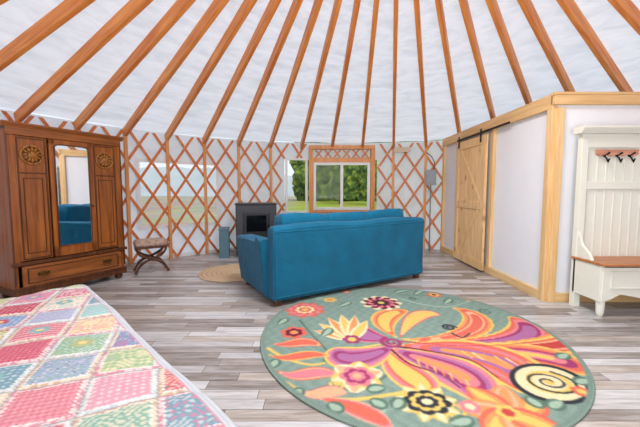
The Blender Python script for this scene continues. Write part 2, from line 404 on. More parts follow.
# ------------------------------------------------------------ windows
def window(name,cx,cy,rz,w,z0,z1,split,label,frame=.05,thk=.07):
    root=empty(name,(cx,cy,z0),rz); struct(root,label)
    h=z1-z0
    boxes('window_frame',[((w,thk,frame),(0,0,frame/2)),((w,thk,frame),(0,0,h-frame/2)),((frame,thk,h-2*frame),(-w/2+frame/2,0,h/2)),((frame,thk,h-2*frame),(w/2-frame/2,0,h/2))],M_vinyl,root,bevel=.001)
    if split: box('mullion',(.06,thk*.8,h-2*frame),(0,0,h/2),M_vinyl,root)
    box('window_glass',(w-2*frame,.006,h-2*frame),(0,0,h/2),M_glass,root,bevel=0)
    return root
window('window_1',.47,6.96,0,1.22,.82,1.84,True,'white sliding window set in wooden surround',.055)
def strut(name,size,loc,mat,label,rot=(0,0,0)):
    o=box(name,size,loc,mat,None,rot); struct(o,label); return o
strut('trim_4',(1.24,.12,.1),(.47,6.98,1.89),M_post,'wooden window header')
strut('trim_5',(.09,.14,2.12),(-.195,6.98,1.06),M_post,'wooden window side post')
strut('trim_6',(.09,.14,2.12),(1.135,6.98,1.06),M_post,'wooden window side post')
strut('trim_7',(1.24,.12,.05),(.47,6.98,.79),M_post,'wooden window sill')
strut('trim_8',(1.42,.13,.08),(.47,6.98,2.165),M_post,'wooden top plate above window')
strut('wall_window',(1.6,.02,.8),(.47,7.05,.38),M_white,'white panel under window')
bm=bmesh.new()
for i in range(6):
    x=-.03+i*.2
    for s in (1,-1):
        addbox(bm,(.24,.012,.03),(x,-.02*s,2.03),(0,s*deg(50),0),0)
o=finish(bm,'trim_9',M_lattice,None,(0,6.97,0),(0,0,0),False); struct(o,'short lattice strip above window')
t=deg(-12); window('window_2',CX+4.84*math.sin(t),CY+4.84*math.cos(t),-t,.48,.75,1.93,False,'narrow tall white-framed window',.045)
bm=bmesh.new(); n=12
vv=[[bm.verts.new(((R+.004)*math.sin(deg(-47.5+16.25*i/n)),(R+.004)*math.cos(deg(-47.5+16.25*i/n)),z)) for z in (.6,1.75)] for i in range(n+1)]
for a,b in zip(vv,vv[1:]): bm.faces.new((a[0],b[0],b[1],a[1]))
o=finish(bm,'window_3',M_film,None,(CX,CY,0),(0,0,0),True); struct(o,'clear vinyl window in fabric wall')
for i,(a0,a1,zz,hh) in enumerate([(-48,-30.8,.56,.06),(-48,-30.8,1.73,.06),(-48,-47.2,.56,1.2),(-31.5,-30.8,.56,1.2)]):
    arcboard('trim_%d'%(10+i),a0,a1,R+.0,zz,hh,.012,M_vinyl,'white welded border of vinyl window')
# ------------------------------------------------------------ partition
XP=2.52; Y0=3.52; Y1=6.62; HP=2.26
strut('wall_partition',(.06,Y1-Y0,HP-.02),(XP+.06,(Y0+Y1)/2,HP/2-.01),M_white,'white panelled partition wall')
strut('wall_partition_end',(2.42,.06,HP-.02),(XP+.03+1.22,Y0+.03,HP/2-.01),M_white,'white partition wall return')
strut('trim_20',(.06,Y1-Y0,.13),(XP+.01,(Y0+Y1)/2,HP-.065),M_pine_y,'pine top board of partition')
strut('trim_21',(.05,Y1-Y0,.1),(XP+.01,(Y0+Y1)/2,.05),M_pine_y,'pine base board of partition')
strut('trim_22',(.05,.08,HP-.13),(XP+.005,Y0+.04,(HP-.13)/2),M_pine_z,'pine corner post')
strut('trim_23',(.075,.05,HP-.13),(XP+.062,Y0-.01,(HP-.13)/2),M_pine_z,'pine corner post facing')
strut('trim_24',(2.4,.06,.1),(XP+1.18,Y0-.01,HP-.05),M_pine_x,'pine top board of partition return')
strut('trim_25',(2.4,.05,.1),(XP+1.22,Y0-.005,.05),M_pine_x,'pine base board of partition return')
strut('trim_26',(.05,.07,HP-.23),(XP+.01,4.72,(HP-.23)/2+.1),M_pine_z,'pine upright beside door')
strut('trim_27',(.05,.09,HP-.23),(XP+.01,5.88,(HP-.23)/2+.1),M_pine_z,'pine upright beside door')
strut('trim_28',(.05,.06,HP-.23),(XP+.01,6.57,(HP-.23)/2+.1),M_pine_z,'pine upright at end of partition')
strut('trim_29',(.05,Y1-Y0+.04,.03),(XP+.02,(Y0+Y1)/2,HP+.015),M_pine_y,'thin pine cap along partition top')
strut('trim_30',(2.4,.07,.03),(XP+1.17,Y0-.01,HP+.015),M_pine_x,'thin pine cap along partition return')
DY=5.28; DW=1.02; DH=2.04; dx=XP-.055
door=empty('door_1',(dx,DY,.03),0); struct(door,'knotty pine sliding barn door on black rail')
boxes('door_planks',[((.025,DW/7-.003,DH),(0,-DW/2+DW/14+i*DW/7,DH/2)) for i in range(7)],M_pine_d,door)
boxes('door_frame',[((.016,DW,.13),(-.021,0,.065)),((.016,DW,.13),(-.021,0,DH-.065)),((.016,DW,.12),(-.021,0,DH*.48)),((.013,.11,DH),(-.019,-DW/2+.055,DH/2)),((.013,.11,DH),(-.019,DW/2-.055,DH/2)),((.01,.08,1.12),(-.017,0,DH*.26),(deg(40),0,0)),((.01,.08,1.16),(-.017,0,DH*.72),(deg(-40),0,0))],M_pine_d,door)
for yy in (-.38,.38):
    box('roller_strap',(.012,.035,.2),(-.04,yy,DH+.0),M_iron,door)
rail=box('trim_31',(.012,1.6,.03),(XP-.045,5.05,2.13),M_iron); struct(rail,'black sliding door rail')
eb=empty('electrical_panel',(2.22,6.44,1.5),deg(-22)); meta(eb,'grey metal electrical box with conduit on lattice wall','electrical box')
box('panel_box',(.2,.09,.3),(0,0,0),M_grey,eb); box('panel_door',(.16,.01,.24),(0,-.05,0),M_grey,eb)
tube('conduit',[(0,.0,-.15),(0,0,-.9),(0,0,-1.49)],.012,M_grey,eb)
tube('cable',[(.05,0,.15),(.06,0,.3),(.0,0,.42),(-.1,.02,.5)],.008,M_iron,eb)
vt=box('wall_vent',(.34,.05,.1),(1.72,6.78,2.09),plain('vent_tan',(206,192,170),.5),None,(0,0,deg(-15))); meta(vt,'small tan vent box mounted high on wall','vent')
# ------------------------------------------------------------ wardrobe
W,D,H=1.2,.46,1.98
fl=Vector((-3.33,3.43)); u=Vector((.458,.889)); nrm=Vector((.889,-.458))
cen=fl+u*(W/2)-nrm*(D/2)
ward=empty('wardrobe',(cen.x,cen.y,0),math.atan2(u.y,u.x)); meta(ward,'antique oak wardrobe with mirrored door and carved medallions','wardrobe')
fy=-D/2
boxes('body',[((W,.03,H-.2),(0,D/2-.015,H/2)),((.04,D-.02,H-.16),(-W/2+.02,.0,H/2)),((.04,D-.02,H-.16),(W/2-.02,0,H/2)),((W-.02,D-.03,.03),(0,0,.13)),((W-.02,D-.03,.03),(0,0,.42)),((W-.02,D-.03,.03),(0,0,H-.12)),
   ((.07,.03,H-.5),(-W/2+.035,fy+.01,H/2+.16)),((.07,.03,H-.5),(W/2-.035,fy+.01,H/2+.16))],M_oak_z,ward,bevel=.004)
for sx in (-1,1): box('corner_bead',(.016,.016,H-.3),(sx*(W/2-.004),fy-.004,H/2+.05),M_oakd,ward)
prism('cornice',[(-D/2-.015,0),(-D/2-.025,.02),(-D/2-.04,.035),(-D/2-.042,.055),(D/2+.01,.055),(D/2+.01,0)],W+.07,'x',M_oak_x,ward,(0,0,H-.055),bevel=.005)
box('frieze',(W,.02,.08),(0,fy-.01,H-.095),M_oak_x,ward)
boxes('plinth',[((W+.03,D+.03,.07),(0,0,.11)),((W+.05,.04,.04),(0,fy-.01,.43)),((W+.02,.02,.03),(0,fy-.02,.16))],M_oakd,ward)
for sx in (-1,1):
    for sy in (-1,1): lathe('foot',[(.03,0),(.045,.02),(.05,.045),(.035,.08)],M_oakd,ward,(sx*(W/2-.06),sy*(D/2-.06),0))
dr=box('drawer',(W-.12,.03,.23),(0,fy-.01,.285),M_oak_x,ward)
boxes('drawer_moulding',[((W-.22,.012,.012),(0,-.018,.08)),((W-.22,.012,.012),(0,-.018,-.08)),((.012,.012,.17),(-W/2+.11,-.018,0)),((.012,.012,.17),(W/2-.11,-.018,0))],M_oakd,dr)
for sx in (-.35,.35):
    bm=bmesh.new(); addtube(bm,[(-.045,0,.01),(-.045,-.03,.0),(-.02,-.035,-.018),(.02,-.035,-.018),(.045,-.03,0),(.045,0,.01)],.006,6)
    addbox(bm,(.11,.004,.04),(0,0,.01),(0,0,0),.001,1)
    finish(bm,'drawer_handle',M_brass,dr,(sx,-.018,0),(0,0,0),False)
zb,zt=.46,H-.14; ph=zt-zb
M_medal=wood('gilded_carving',(110,64,20),(180,120,50),2,40,.35)
for sx in (-1,1):
    px=sx*(W/2-.07-.145)
    pn=box('carved_panel',(.29,.02,ph),(px,fy+.005,(zb+zt)/2),M_oak_z,ward)
    boxes('panel_moulding',[((.25,.014,.014),(0,-.014,ph/2-.02)),((.25,.014,.014),(0,-.014,-ph/2+.02)),((.25,.014,.014),(0,-.014,ph/2-.4)),((.014,.014,ph-.03),(-.125,-.014,0)),((.014,.014,ph-.03),(.125,-.014,0)),((.17,.01,.01),(0,-.012,ph/2-.46)),((.17,.01,.01),(0,-.012,-ph/2+.08)),((.01,.01,ph-.53),(-.085,-.012,-.19)),((.01,.01,ph-.53),(.085,-.012,-.19))],M_oakd,pn)
    tube('medallion_ground',[(0,.006,0),(0,-.003,0)],[.1,.098],M_oakd,pn,(0,-.012,ph/2-.2),seg=32)
    bm=bmesh.new()
    addtube(bm,[(.1*math.cos(a),0,.1*math.sin(a)) for a in np.linspace(0,2*pi,33)],.014,8)
    addtube(bm,[(0,-.004,0),(0,-.014,0),(0,-.022,0)],[.045,.04,.012],16)
    for k in range(12):
        a=k*pi/6; addtube(bm,[(.03*math.cos(a),-.006,.03*math.sin(a)),(.06*math.cos(a),-.014,.06*math.sin(a)),(.09*math.cos(a),-.004,.09*math.sin(a))],[.006,.017,.008],6)
    finish(bm,'medallion',M_medal,pn,(0,-.014,ph/2-.2),(0,0,0),True)
md=empty('mirror_door',(0,fy-.012,(zb+zt)/2),0); md.parent=ward
mw=.46
boxes('door_frame',[((mw,.03,.06),(0,0,ph/2-.03)),((mw,.03,.12),(0,0,-ph/2+.06)),((.06,.03,ph),(-mw/2+.03,0,0)),((.06,.03,ph),(mw/2-.03,0,0))],M_oak_z,md)
zt2=ph/2-.055; zb2=-ph/2+.12; hw2=mw/2-.05
arch=[(-hw2,zb2),(hw2,zb2)]+[(hw2*(abs(math.cos(a))**.3)*(1 if math.cos(a)>=0 else -1),zt2-.04+.04*math.sin(a)) for a in np.linspace(0,pi,17)]
mo=prism('mirror',arch,.008,'y',M_mirror,md,(0,-.014,0),bevel=0)
bm=bmesh.new(); addtube(bm,[(x,0,z) for x,z in arch+[arch[0]]],.009,6); finish(bm,'mirror_moulding',M_oakd,md,(0,-.018,0),(0,0,0),True)
lathe('door_knob',[(.006,0),(.006,.02),(.014,.026),(.012,.038),(.002,.042)],M_brass,md,(mw/2-.03,-.015,-.1),(deg(90),0,0),12)
# ------------------------------------------------------------ stool
st=empty('stool',(-2.60,4.86,0),deg(35)); meta(st,'curved dark wood stool with patterned beige padded seat beside wardrobe','stool')
m,t,N,Lk,B=newmat('patterned_seat_cloth'); co=N.new('ShaderNodeTexCoord'); vo=N.new('ShaderNodeTexVoronoi'); vo.inputs['Scale'].default_value=22; Lk.new(co.outputs['Object'],vo.inputs['Vector'])
rr_=N.new('ShaderNodeValToRGB'); rr_.color_ramp.elements[0].position=.25; rr_.color_ramp.elements[1].position=.5; rr_.color_ramp.elements[0].color=L4((156,120,110)); rr_.color_ramp.elements[1].color=L4((184,162,144)); Lk.new(vo.outputs['Distance'],rr_.inputs[0]); Lk.new(rr_.outputs[0],B.inputs['Base Color']); B.inputs['Roughness'].default_value=.9
cushion('seat',.45,.33,.09,(0,0,.455),m,st,puff=.15)
box('seat_rail',(.43,.31,.05),(0,0,.4),M_walnut,st,bevel=.01)
for sy in (-.125,.125):
    for s in (-1,1):
        pts=[(s*.19,sy,.4),(s*.19,sy,.33),(s*.13,sy,.26),(0,sy,.205),(-s*.12,sy,.15),(-s*.18,sy,.08),(-s*.22,sy,.0)]
        P=[]; 
        for i in range(len(pts)-1):
            p0,p1_,p2,p3=[Vector(pts[min(max(i+k,0),len(pts)-1)]) for k in (-1,0,1,2)]
            for k in range(5):
                tt=k/5; P.append(.5*((2*p1_)+(-p0+p2)*tt+(2*p0-5*p1_+4*p2-p3)*tt*tt+(-p0+3*p1_-3*p2+p3)*tt**3))
        P.append(Vector(pts[-1])); nP=len(P)
        tube('leg',[p+Vector((0,.012*s,.012)) for p in P],[.026-.009*abs(math.sin(3*pi*i/nP)) for i in range(nP)],M_walnut,st)
tube('stretcher',[(0,-.13,.2),(0,-.07,.2),(0,0,.2),(0,.07,.2),(0,.13,.2)],[.014,.024,.014,.024,.014],M_walnut,st)
# ------------------------------------------------------------ bed + quilt
K=Vector((-1.57,2.14)); d1=Vector((.72,-.69)).normalized(); d2=Vector((d1.y,-d1.x))
LB,WB,ZT=2.3,1.6,.62
bc=K+d1*(LB/2)+d2*(WB/2)
bang=math.atan2(d1.y,d1.x)
bed=empty('bed',(bc.x,bc.y,0),bang); meta(bed,'low bed with white mattress under patchwork quilt','bed')
box('bed_frame',(LB-.06,WB-.06,.14),(0,0,.26),M_walnut,bed,bevel=.01)
box('mattress',(LB-.06,WB-.06,.25),(0,0,.455),M_mattress,bed,bevel=.06,seg=4,smooth=True)
for sx in (-1,1):
    for sy in (-1,1): box('leg',(.07,.07,.19),(sx*(LB/2-.1),sy*(WB/2-.1),.095),M_walnut,bed)
DR=.34; cs=.006
pa=np.arange(-LB/2-DR,LB/2+DR+.001,cs); qa=np.arange(-WB/2-DR,WB/2+DR+.001,cs)
PA,QA=np.meshgrid(pa,qa,indexing='ij')
rr=.07
def fold(s,h):
    e=np.abs(s)-(h-rr); arc=rr*pi/2
    a=np.clip(e,0,arc)/rr
    pos=np.where(e<=0,np.abs(s),h-rr+rr*np.sin(a))
    drop=np.where(e<=0,0,rr*(1-np.cos(a)))+np.clip(e-arc,0,None)
    return np.sign(s)*pos,drop
px_,dpx=fold(PA,LB/2); qy_,dqy=fold(QA,WB/2)
drop=np.maximum(dpx,dqy)+.25*np.minimum(dpx,dqy); drop=np.minimum(drop,.5)
ns=np.zeros(PA.shape)
for (fx,fy2,ph_,am) in [(7,3,0,.004),(4,9,1.3,.004),(13,11,2.1,.0025),(21,5,.4,.0018),(6,17,.9,.002),(2.3,1.7,.2,.007),(31,23,1.1,.0014)]:
    ns+=am*np.sin(fx*PA+ph_+1.5*np.sin(fy2*QA*.5))*np.cos(fy2*QA+ph_*2)
flare=.03*np.clip(dpx+dqy-.08,0,.4)/.3
wave=flare*(1+.9*np.sin((PA+QA)*26))
zz=ZT+.012-drop+ns
cell=.2; pr=deg(22)
PR=PA*math.cos(pr)-QA*math.sin(pr)+.008*np.sin(QA*5); QR=PA*math.sin(pr)+QA*math.cos(pr)+.008*np.sin(PA*6)
lu=(PR/cell)%1; lv=(QR/cell)%1
ed=np.minimum(np.minimum(lu,1-lu),np.minimum(lv,1-lv))
zz+= .009*(np.clip(ed*5,0,1)**.5-.5)*(drop<.02)
xx=px_+np.sign(PA)*wave*(dpx>.02); yy=qy_+np.sign(QA)*wave*(dqy>.02)
ci=np.floor(PR/cell).astype(int)+50; cj=np.floor(QR/cell).astype(int)+50
pal=np.array([(208,104,132),(148,192,168),(218,164,178),(134,164,200),(210,124,138),(138,180,160),(190,200,152),(196,84,106),(166,176,208),(230,206,162),(124,162,178),(212,134,160),(234,220,202),(152,198,200)],float)
h=((ci*73856093)^(cj*19349663))%97
idx=(h*7+ci*3+cj*5)%len(pal)
base=pal[idx]
idx2=(h*5+3+ci+cj)%len(pal); base2=pal[idx2]
kind=(h+ci)%6
img=base.copy()
g1=np.floor(PR/.009)%2; g2=np.floor(QR/.009)%2
img=np.where((kind==0)[...,None],base+(250-base)*(.16*(g1+g2))[...,None],img)
dots=(((PR/.022)%1-.5)**2+((QR/.022)%1-.5)**2)<.06
img=np.where(((kind==1)&dots)[...,None],.35*base+.65*np.array([240,236,230.]),img)
flo=np.sin(PR*150+3*np.sin(QR*59))*np.sin(QR*140+3*np.sin(PR*53))
img=np.where(((kind>=2)&(kind<5)&(flo>.3))[...,None],.75*base2+.25*base,img); img=np.where(((kind>=2)&(kind<5)&(flo<-.5))[...,None],.6*np.array([238,230,220.])+.4*base,img)
img=np.where(((kind==2)&(flo<-.75))[...,None],np.array([110,150,122.]),img)
img=np.where(((kind==5)&(np.sin(PR*260)>.45))[...,None],.45*base+.55*np.array([236,230,224.]),img)
rc=np.hypot(lu-.5,lv-.5); ra_=np.arctan2(lv-.5,lu-.5)
ros=(rc<.2*(.7+.3*np.abs(np.cos(ra_*2.5))))&((h%3)==0)&(kind!=0)
img=np.where(ros[...,None],base2*.92,img); img=np.where((ros&(rc<.07))[...,None],np.array([236,206,140.]),img)
sash=ed<.08
scr=np.sin(PR*110+1.8*np.sin(QR*70))*np.sin(QR*110+1.8*np.sin(PR*70))
sc1=np.where((scr>.0)[...,None],np.array([212,146,162.]),np.array([228,206,206.]))
sc2=np.where((scr>.1)[...,None],np.array([192,206,210.]),np.array([220,225,226.]))
sc3=np.where((scr>.2)[...,None],np.array([204,176,150.]),np.array([222,212,192.]))
sel=((ci+cj)%3)
sash_c=np.where((sel==0)[...,None],sc1,np.where((sel==1)[...,None],sc2,sc3))
img=np.where(sash[...,None],sash_c,img)
img=np.where((np.abs(ed-.08)<.01)[...,None],np.array([236,232,226.]),img)
img=np.where((ed<.014)[...,None],np.array([172,160,160.]),img)
be=np.minimum(LB/2-np.abs(PA),WB/2-np.abs(QA))
img=np.where((be<.05)[...,None],np.array([202,209,217.])+10*np.sin(be*260)[...,None],img)
img=np.where((np.abs(be-.055)<.005)[...,None],np.array([206,160,170.]),img)
img=img*(.96+.04*rng.rand(*PA.shape))[...,None]*.94
M_quilt=attrmat('patchwork_cotton',.9,160,.25)
q=meshnp('quilt',np.stack([xx,yy,zz],-1).reshape(-1,3),gridfaces(*PA.shape),M_quilt,s2l(np.clip(img,0,255)).reshape(-1,3),loc=(bc.x,bc.y,0),rot=(0,0,bang))
meta(q,'patchwork quilt of pink, mint, blue and cream squares on bed','quilt')
# ------------------------------------------------------------ sofa
SW_,SD=2.28,1.08; sa=deg(31)
B0=Vector((-.49,3.30)); su=Vector((math.cos(sa),math.sin(sa))); sv=Vector((-math.sin(sa),math.cos(sa)))
scn=B0+su*(SW_/2)+sv*(SD/2)
sofa=empty('sofa',(scn.x,scn.y,0),sa); meta(sofa,'teal upholstered sofa with three back cushions seen from behind','sofa')
hx,hy=SW_/2,SD/2
zf=.065
box('base',(SW_-.1,SD-.08,.26),(0,0,.2),M_teal,sofa,bevel=.03,seg=3,smooth=False)
bp_=[(-hy+.012,zf),(-hy-.0,zf+.03),(-hy-.0,.45),(-hy-.012,.76),(-hy-.012,.84),(-hy+.012,.87),(-hy+.05,.882),(-hy+.1,.88),(-hy+.15,.85),(-hy+.17,.5),(-hy+.2,zf)]
bm=bmesh.new()
nx=44; rows=[]
for i in range(nx+1):
    x=-hx+.0+(2*hx)*i/nx
    e=min(i,nx-i); ins=[.03,.008,.0][e] if e<3 else 0
    if e==1: x=math.copysign(hx-.012,x)
    cyc=(-hy+.09,.45); row=[]
    for a,b in bp_:
        dx_,dz_=cyc[0]-a,cyc[1]-b; L_=math.hypot(dx_,dz_); 
        sag=-.010*math.cos(x*5.5)*(b>.7)
        row.append(bm.verts.new((x,a+dx_/L_*ins,b+dz_/L_*ins+sag)))
    rows.append(row)
for a,b in zip(rows,rows[1:]):
    for k in range(len(bp_)): bm.faces.new((a[k],a[(k+1)%len(bp_)],b[(k+1)%len(bp_)],b[k]))
bm.faces.new(rows[0]); bm.faces.new(rows[-1][::-1])
finish(bm,'backrest',M_teal,sofa,(0,0,0),(0,0,0),False)
boxes('piping',[((SW_-.02,.012,.012),(0,-hy-.002,zf+.04)),((.01,.012,.74),(-hx+.03,-hy-.006,.45)),((.01,.012,.74),(hx-.03,-hy-.006,.45)),((SW_-.04,.01,.01),(0,-hy-.012,.81))],M_teal2,sofa)
for s in (-1,1):
    ap=[(-hy+.14,zf),(-hy+.14,.72),(-hy+.2,.695),(-hy+.3,.68),(0,.675),(hy-.12,.675),(hy-.03,.655),(hy,.6),(hy-.0,.3),(hy-.02,zf)]
    prism('arm',ap,.25,'x',M_teal,sofa,(s*(hx-.09),0,0),bevel=.06,seg=6,func=lambda co,s=s:(co.x+s*.06*max(0,(co.z-.2)/.48)**1.3,co.y,co.z))
    boxes('arm_piping',[((.01,SD-.34,.01),(s*(hx+.078),.08,.58))],M_teal2,sofa)
cw=(SW_-.36)/3
for i in range(3):
    cushion('seat_cushion',cw,.8,.2,(-hx+.18+cw*(i+.5),.1,.42),M_teal2,sofa,p=8)
    cushion('back_cushion',cw*1.0,.26,.5,(-hx+.18+cw*(i+.5),-hy+.305,[.715,.705,.72][i]),M_teal2,sofa,(deg(-7),deg([3,-1,-3][i]),deg([2,0,-2][i])),p=8,puff=.03,lump=.05)
for sx in (-1,1):
    for sy in (-1,1): box('foot',(.07,.07,.08),(sx*(hx-.07),sy*(hy-.07),.04),M_walnut,sofa,bevel=.008)
# ------------------------------------------------------------ floor rugs
h_=1.25; f_=320; p_=deg(4.2)
def fl_(x,y):
    v=213.5-y; up=v*math.cos(p_)-f_*math.sin(p_); fw=f_*math.cos(p_)+v*math.sin(p_); t=h_/(-up); return np.array([(x-320)*t,fw*t])
RR=1.25; RC=np.array([.755,2.72])
ng=480; ax=np.linspace(-RR,RR,ng); GU,GV=np.meshgrid(ax,ax,indexing='ij'); WX,WY=GU+RC[0],GV+RC[1]
rad=np.hypot(GU,GV)
C=np.zeros((ng,ng,3)); C[:]=(128,150,140)
C+= (5*np.sin(GU*60+2*np.sin(GV*40)))[...,None]
def paint(mask,c): C[mask]=c
def bez(b,c1,c2,t_,t): return (1-t)**3*b+3*(1-t)**2*t*c1+3*(1-t)*t*t*c2+t**3*t_
def paisley(pts,wd,cols,scal=0,pk=.6,ks=(1,.84,.66,.48,.32,.16)):
    b,c1,c2,e=[fl_(*p) for p in pts]
    for li,c in enumerate(cols):
        k=ks[li]; mask=np.zeros((ng,ng),bool); n=80
        for i,t in enumerate(np.linspace(.02+.05*li,1-.06*li,n)):
            c0=bez(b,c1,c2,e,t); prof=(math.sin(pi*t**(math.log(.5)/math.log(pk))))**.8
            w=wd*k*prof*(1+scal*(1 if li<2 else .6)*math.sin(i*1.1+li))+.004
            mask|=(WX-c0[0])**2+(WY-c0[1])**2<w*w
        paint(mask,c)
def petal(b,tip,wd,cols,bend=0,pw=.8):
    b=np.array(b);tip=np.array(tip); d=tip-b; L=np.hypot(*d); nrm_=np.array([-d[1],d[0]])/max(L,1e-6); mid=(b+tip)/2+nrm_*bend*L
    for li,c in enumerate(cols):
        k=1-li/len(cols); mask=np.zeros((ng,ng),bool)
        for t in np.linspace(.04+.05*li,1-.06*li,30):
            c0=(1-t)**2*b+2*t*(1-t)*mid+t*t*tip; w=wd*k*math.sin(pi*min(1,t**pw*.97+.03))+.004
            mask|=(WX-c0[0])**2+(WY-c0[1])**2<w*w
        paint(mask,c)
def stroke(pts,w0,w1,c):
    pts=[np.array(p) for p in pts]; P=[]
    n=len(pts)
    for i in range(n-1):
        p0,p1,p2,p3=pts[max(i-1,0)],pts[i],pts[i+1],pts[min(i+2,n-1)]
        for t in np.linspace(0,1,16,endpoint=False):
            P.append(.5*((2*p1)+(-p0+p2)*t+(2*p0-5*p1+4*p2-p3)*t*t+(-p0+3*p1-3*p2+p3)*t**3))
    P.append(pts[-1]); mask=np.zeros((ng,ng),bool)
    for i,q_ in enumerate(P):
        w=w0+(w1-w0)*i/len(P); mask|=(WX-q_[0])**2+(WY-q_[1])**2<w*w
    paint(mask,c)
def curl(cx,cy,r,turns,w0,w1,c,ph=0,sgn=1):
    c0=fl_(cx,cy); n=int(turns*9)
    stroke([c0+r*(1-k/(n+2))*np.array([math.cos(sgn*k*.7+ph),math.sin(sgn*k*.7+ph)]) for k in range(n)],w0,w1,c)
def flower(c,r,n,cols,ph=0,depth=.25,sq=1.0,ang=0):
    dx=WX-c[0]; dy=WY-c[1]; ca,sa_=math.cos(ang),math.sin(ang); x=dx*ca+dy*sa_; y=(-dx*sa_+dy*ca)/sq
    a=np.arctan2(y,x); d=np.hypot(x,y)
    for i,cc in enumerate(cols):
        k=1-i/len(cols); dp=depth*(k>.3)
        paint(d<r*k*((1-dp)+dp*np.abs(np.cos(n*(a+ph+i*.2)/2))**.7),cc)
CO=(214,108,90);OR=(224,148,94);YE=(220,188,104);CR=(226,212,170);MG=(154,66,108);MR=(112,42,62);BK=(52,54,60);PK=(218,128,138);GR=(90,116,102);RD=(190,74,70);PU=(168,108,152);LG=(160,182,162);PE=(230,172,136)
stroke([fl_(285,385),fl_(310,398),fl_(350,402),fl_(395,396),fl_(430,388)],.02,.014,YE)
stroke([fl_(575,345),fl_(560,338),fl_(530,322),fl_(490,306),fl_(440,298),fl_(400,296)],.016,.01,GR)
stroke([fl_(300,322),fl_(320,345),fl_(345,368),fl_(380,385)],.015,.01,GR)
stroke([fl_(470,400),fl_(500,396),fl_(540,405),fl_(575,400)],.016,.01,GR)
stroke([fl_(400,300),fl_(425,306),fl_(450,308),fl_(470,302)],.016,.01,LG)
stroke([fl_(268,350),fl_(290,362),fl_(320,366),fl_(350,352),fl_(380,346)],.016,.012,YE)
stroke([fl_(300,398),fl_(330,388),fl_(360,392),fl_(392,372),fl_(400,352)],.014,.01,GR)
for (x_,y_,r_,c_,ph_,sg_) in [(486,313,.07,GR,1,1),(398,380,.07,YE,2,-1),(330,362,.06,GR,0,1),(455,412,.07,YE,3,1),(320,300,.05,LG,1,1),(412,300,.05,GR,2,-1),(545,322,.06,YE,0,1),(375,410,.06,LG,1,-1),(300,400,.05,GR,2,1),(585,372,.05,LG,1,1),(488,424,.06,GR,0,-1),(338,386,.05,YE,3,1)]:
    curl(x_,y_,r_,1.6,.012,.006,c_,ph_,sg_)
paisley([(396,340),(480,348),(500,318),(452,309)],.12,[YE,OR,CO,PE,CO],.12,.6)
paisley([(398,341),(520,354),(560,336),(508,318)],.16,[YE,CO,PK,MG,PU],.12,.62)
paisley([(400,343),(520,354),(610,350),(560,332)],.14,[OR,YE,CO,PE,RD],.14,.66)
paisley([(400,345),(480,354),(570,352),(578,376)],.16,[YE,OR,CO,MG,PK,YE],.12,.66)
paisley([(396,347),(455,352),(530,360),(520,394)],.25,[YE,CO,PK,CO,PU,OR],.08,.6)
paisley([(392,349),(420,364),(490,376),(470,400)],.20,[YE,PK,PU,MG,PK,OR],.08,.6)
paisley([(388,349),(386,370),(426,382),(426,394)],.13,[YE,PK,CO,YE],.12,.6)
paisley([(396,345),(376,360),(334,368),(340,350)],.15,[YE,PK,PU,MG,PU],.10,.6)
paisley([(394,342),(370,338),(352,338),(358,324)],.12,[PK,MG,PU],.1,.6)
paisley([(398,340),(376,326),(380,314),(408,312)],.12,[YE,OR,CO,YE],.12,.6)
paisley([(400,340),(408,322),(420,310),(440,317)],.09,[CO,PE,YE],.10,.6)
stroke([fl_(*p) for p in [(396,348),(430,353),(470,362),(498,380)]],.014,.006,MR)
stroke([fl_(*p) for p in [(400,343),(450,347),(500,347),(540,343)]],.012,.005,RD)
stroke([fl_(*p) for p in [(392,352),(410,366),(440,376),(460,390)]],.012,.005,MR)
for k in range(9):
    q0=fl_(462+k*11,353+k*1.8); stroke([q0,q0+np.array([.03,-.10])],.010,.005,[YE,CR,OR][k%3])
for k in range(7):
    q0=fl_(418+k*8,362+k*3.4); stroke([q0,q0+np.array([-.01,-.07])],.009,.004,[YE,OR][k%2])
curl(392,344,.09,1.9,.02,.01,MG,2)
curl(449,329,.065,1.9,.012,.009,BK,0)
stroke([fl_(452,335),fl_(462,339),fl_(470,335)],.010,.006,BK)
flower(fl_(305,311),.21,9,[CO,PK,CO,CR,CO,YE],.3)
flower(fl_(381,304),.23,10,[CR,MR,PK,MR,BK,YE],.1,.35)
flower(fl_(470,299),.12,6,[OR,CO,YE]); flower(fl_(508,309),.12,7,[PK,CO,CR]); flower(fl_(434,296),.09,6,[CO,YE,MR])
b=fl_(352,341)
for i,tp in enumerate([(314,332),(319,325),(328,319),(341,316),(355,317),(367,322)]): petal(b,fl_(*tp),.06,[CR,YE] if i%2 else [CR,OR],0)
flower(b,.08,6,[MG,YE])
flower(fl_(294,334),.12,6,[CO,MR,OR],.2)
paisley([(272,345),(290,350),(300,338),(322,348)],.06,[CO,PE,CO],.2)
paisley([(268,356),(290,366),(300,352),(330,358)],.05,[YE,OR,CO],.2)
paisley([(276,372),(300,386),(310,368),(340,378)],.06,[CO,PE,PK],.2)
paisley([(296,392),(318,404),(330,388),(346,396)],.05,[PK,PE],.2)
b=fl_(357,378)
for k in range(6):
    a=k*2*pi/6+.3; petal(b,b+.18*np.array([math.cos(a),math.sin(a)]),.075,[YE,CR] if k%2 else [CR,PE],0)
flower(b,.12,6,[PK,MG,PK,PE])
paisley([(318,400),(345,406),(370,414),(392,430)],.06,[PE,PK,CO],.1)
b=fl_(427,404)
for k in range(9):
    a=k*2*pi/9+.1; petal(b,b+.18*np.array([math.cos(a),math.sin(a)]),.05,[YE,CR],0)
flower(b,.14,8,[BK,YE,BK,CR],.2,.2,.8)
c0=fl_(549,384)
flower(c0,.26,2,[BK,CR,CR,YE,CR,CR,YE],.0,.03,.8,.5)
stroke([c0+.17*(1-k/22)*np.array([math.cos(-k*.7+1),.8*math.sin(-k*.7+1)]) for k in range(20)],.009,.006,BK)
b=fl_(508,415)
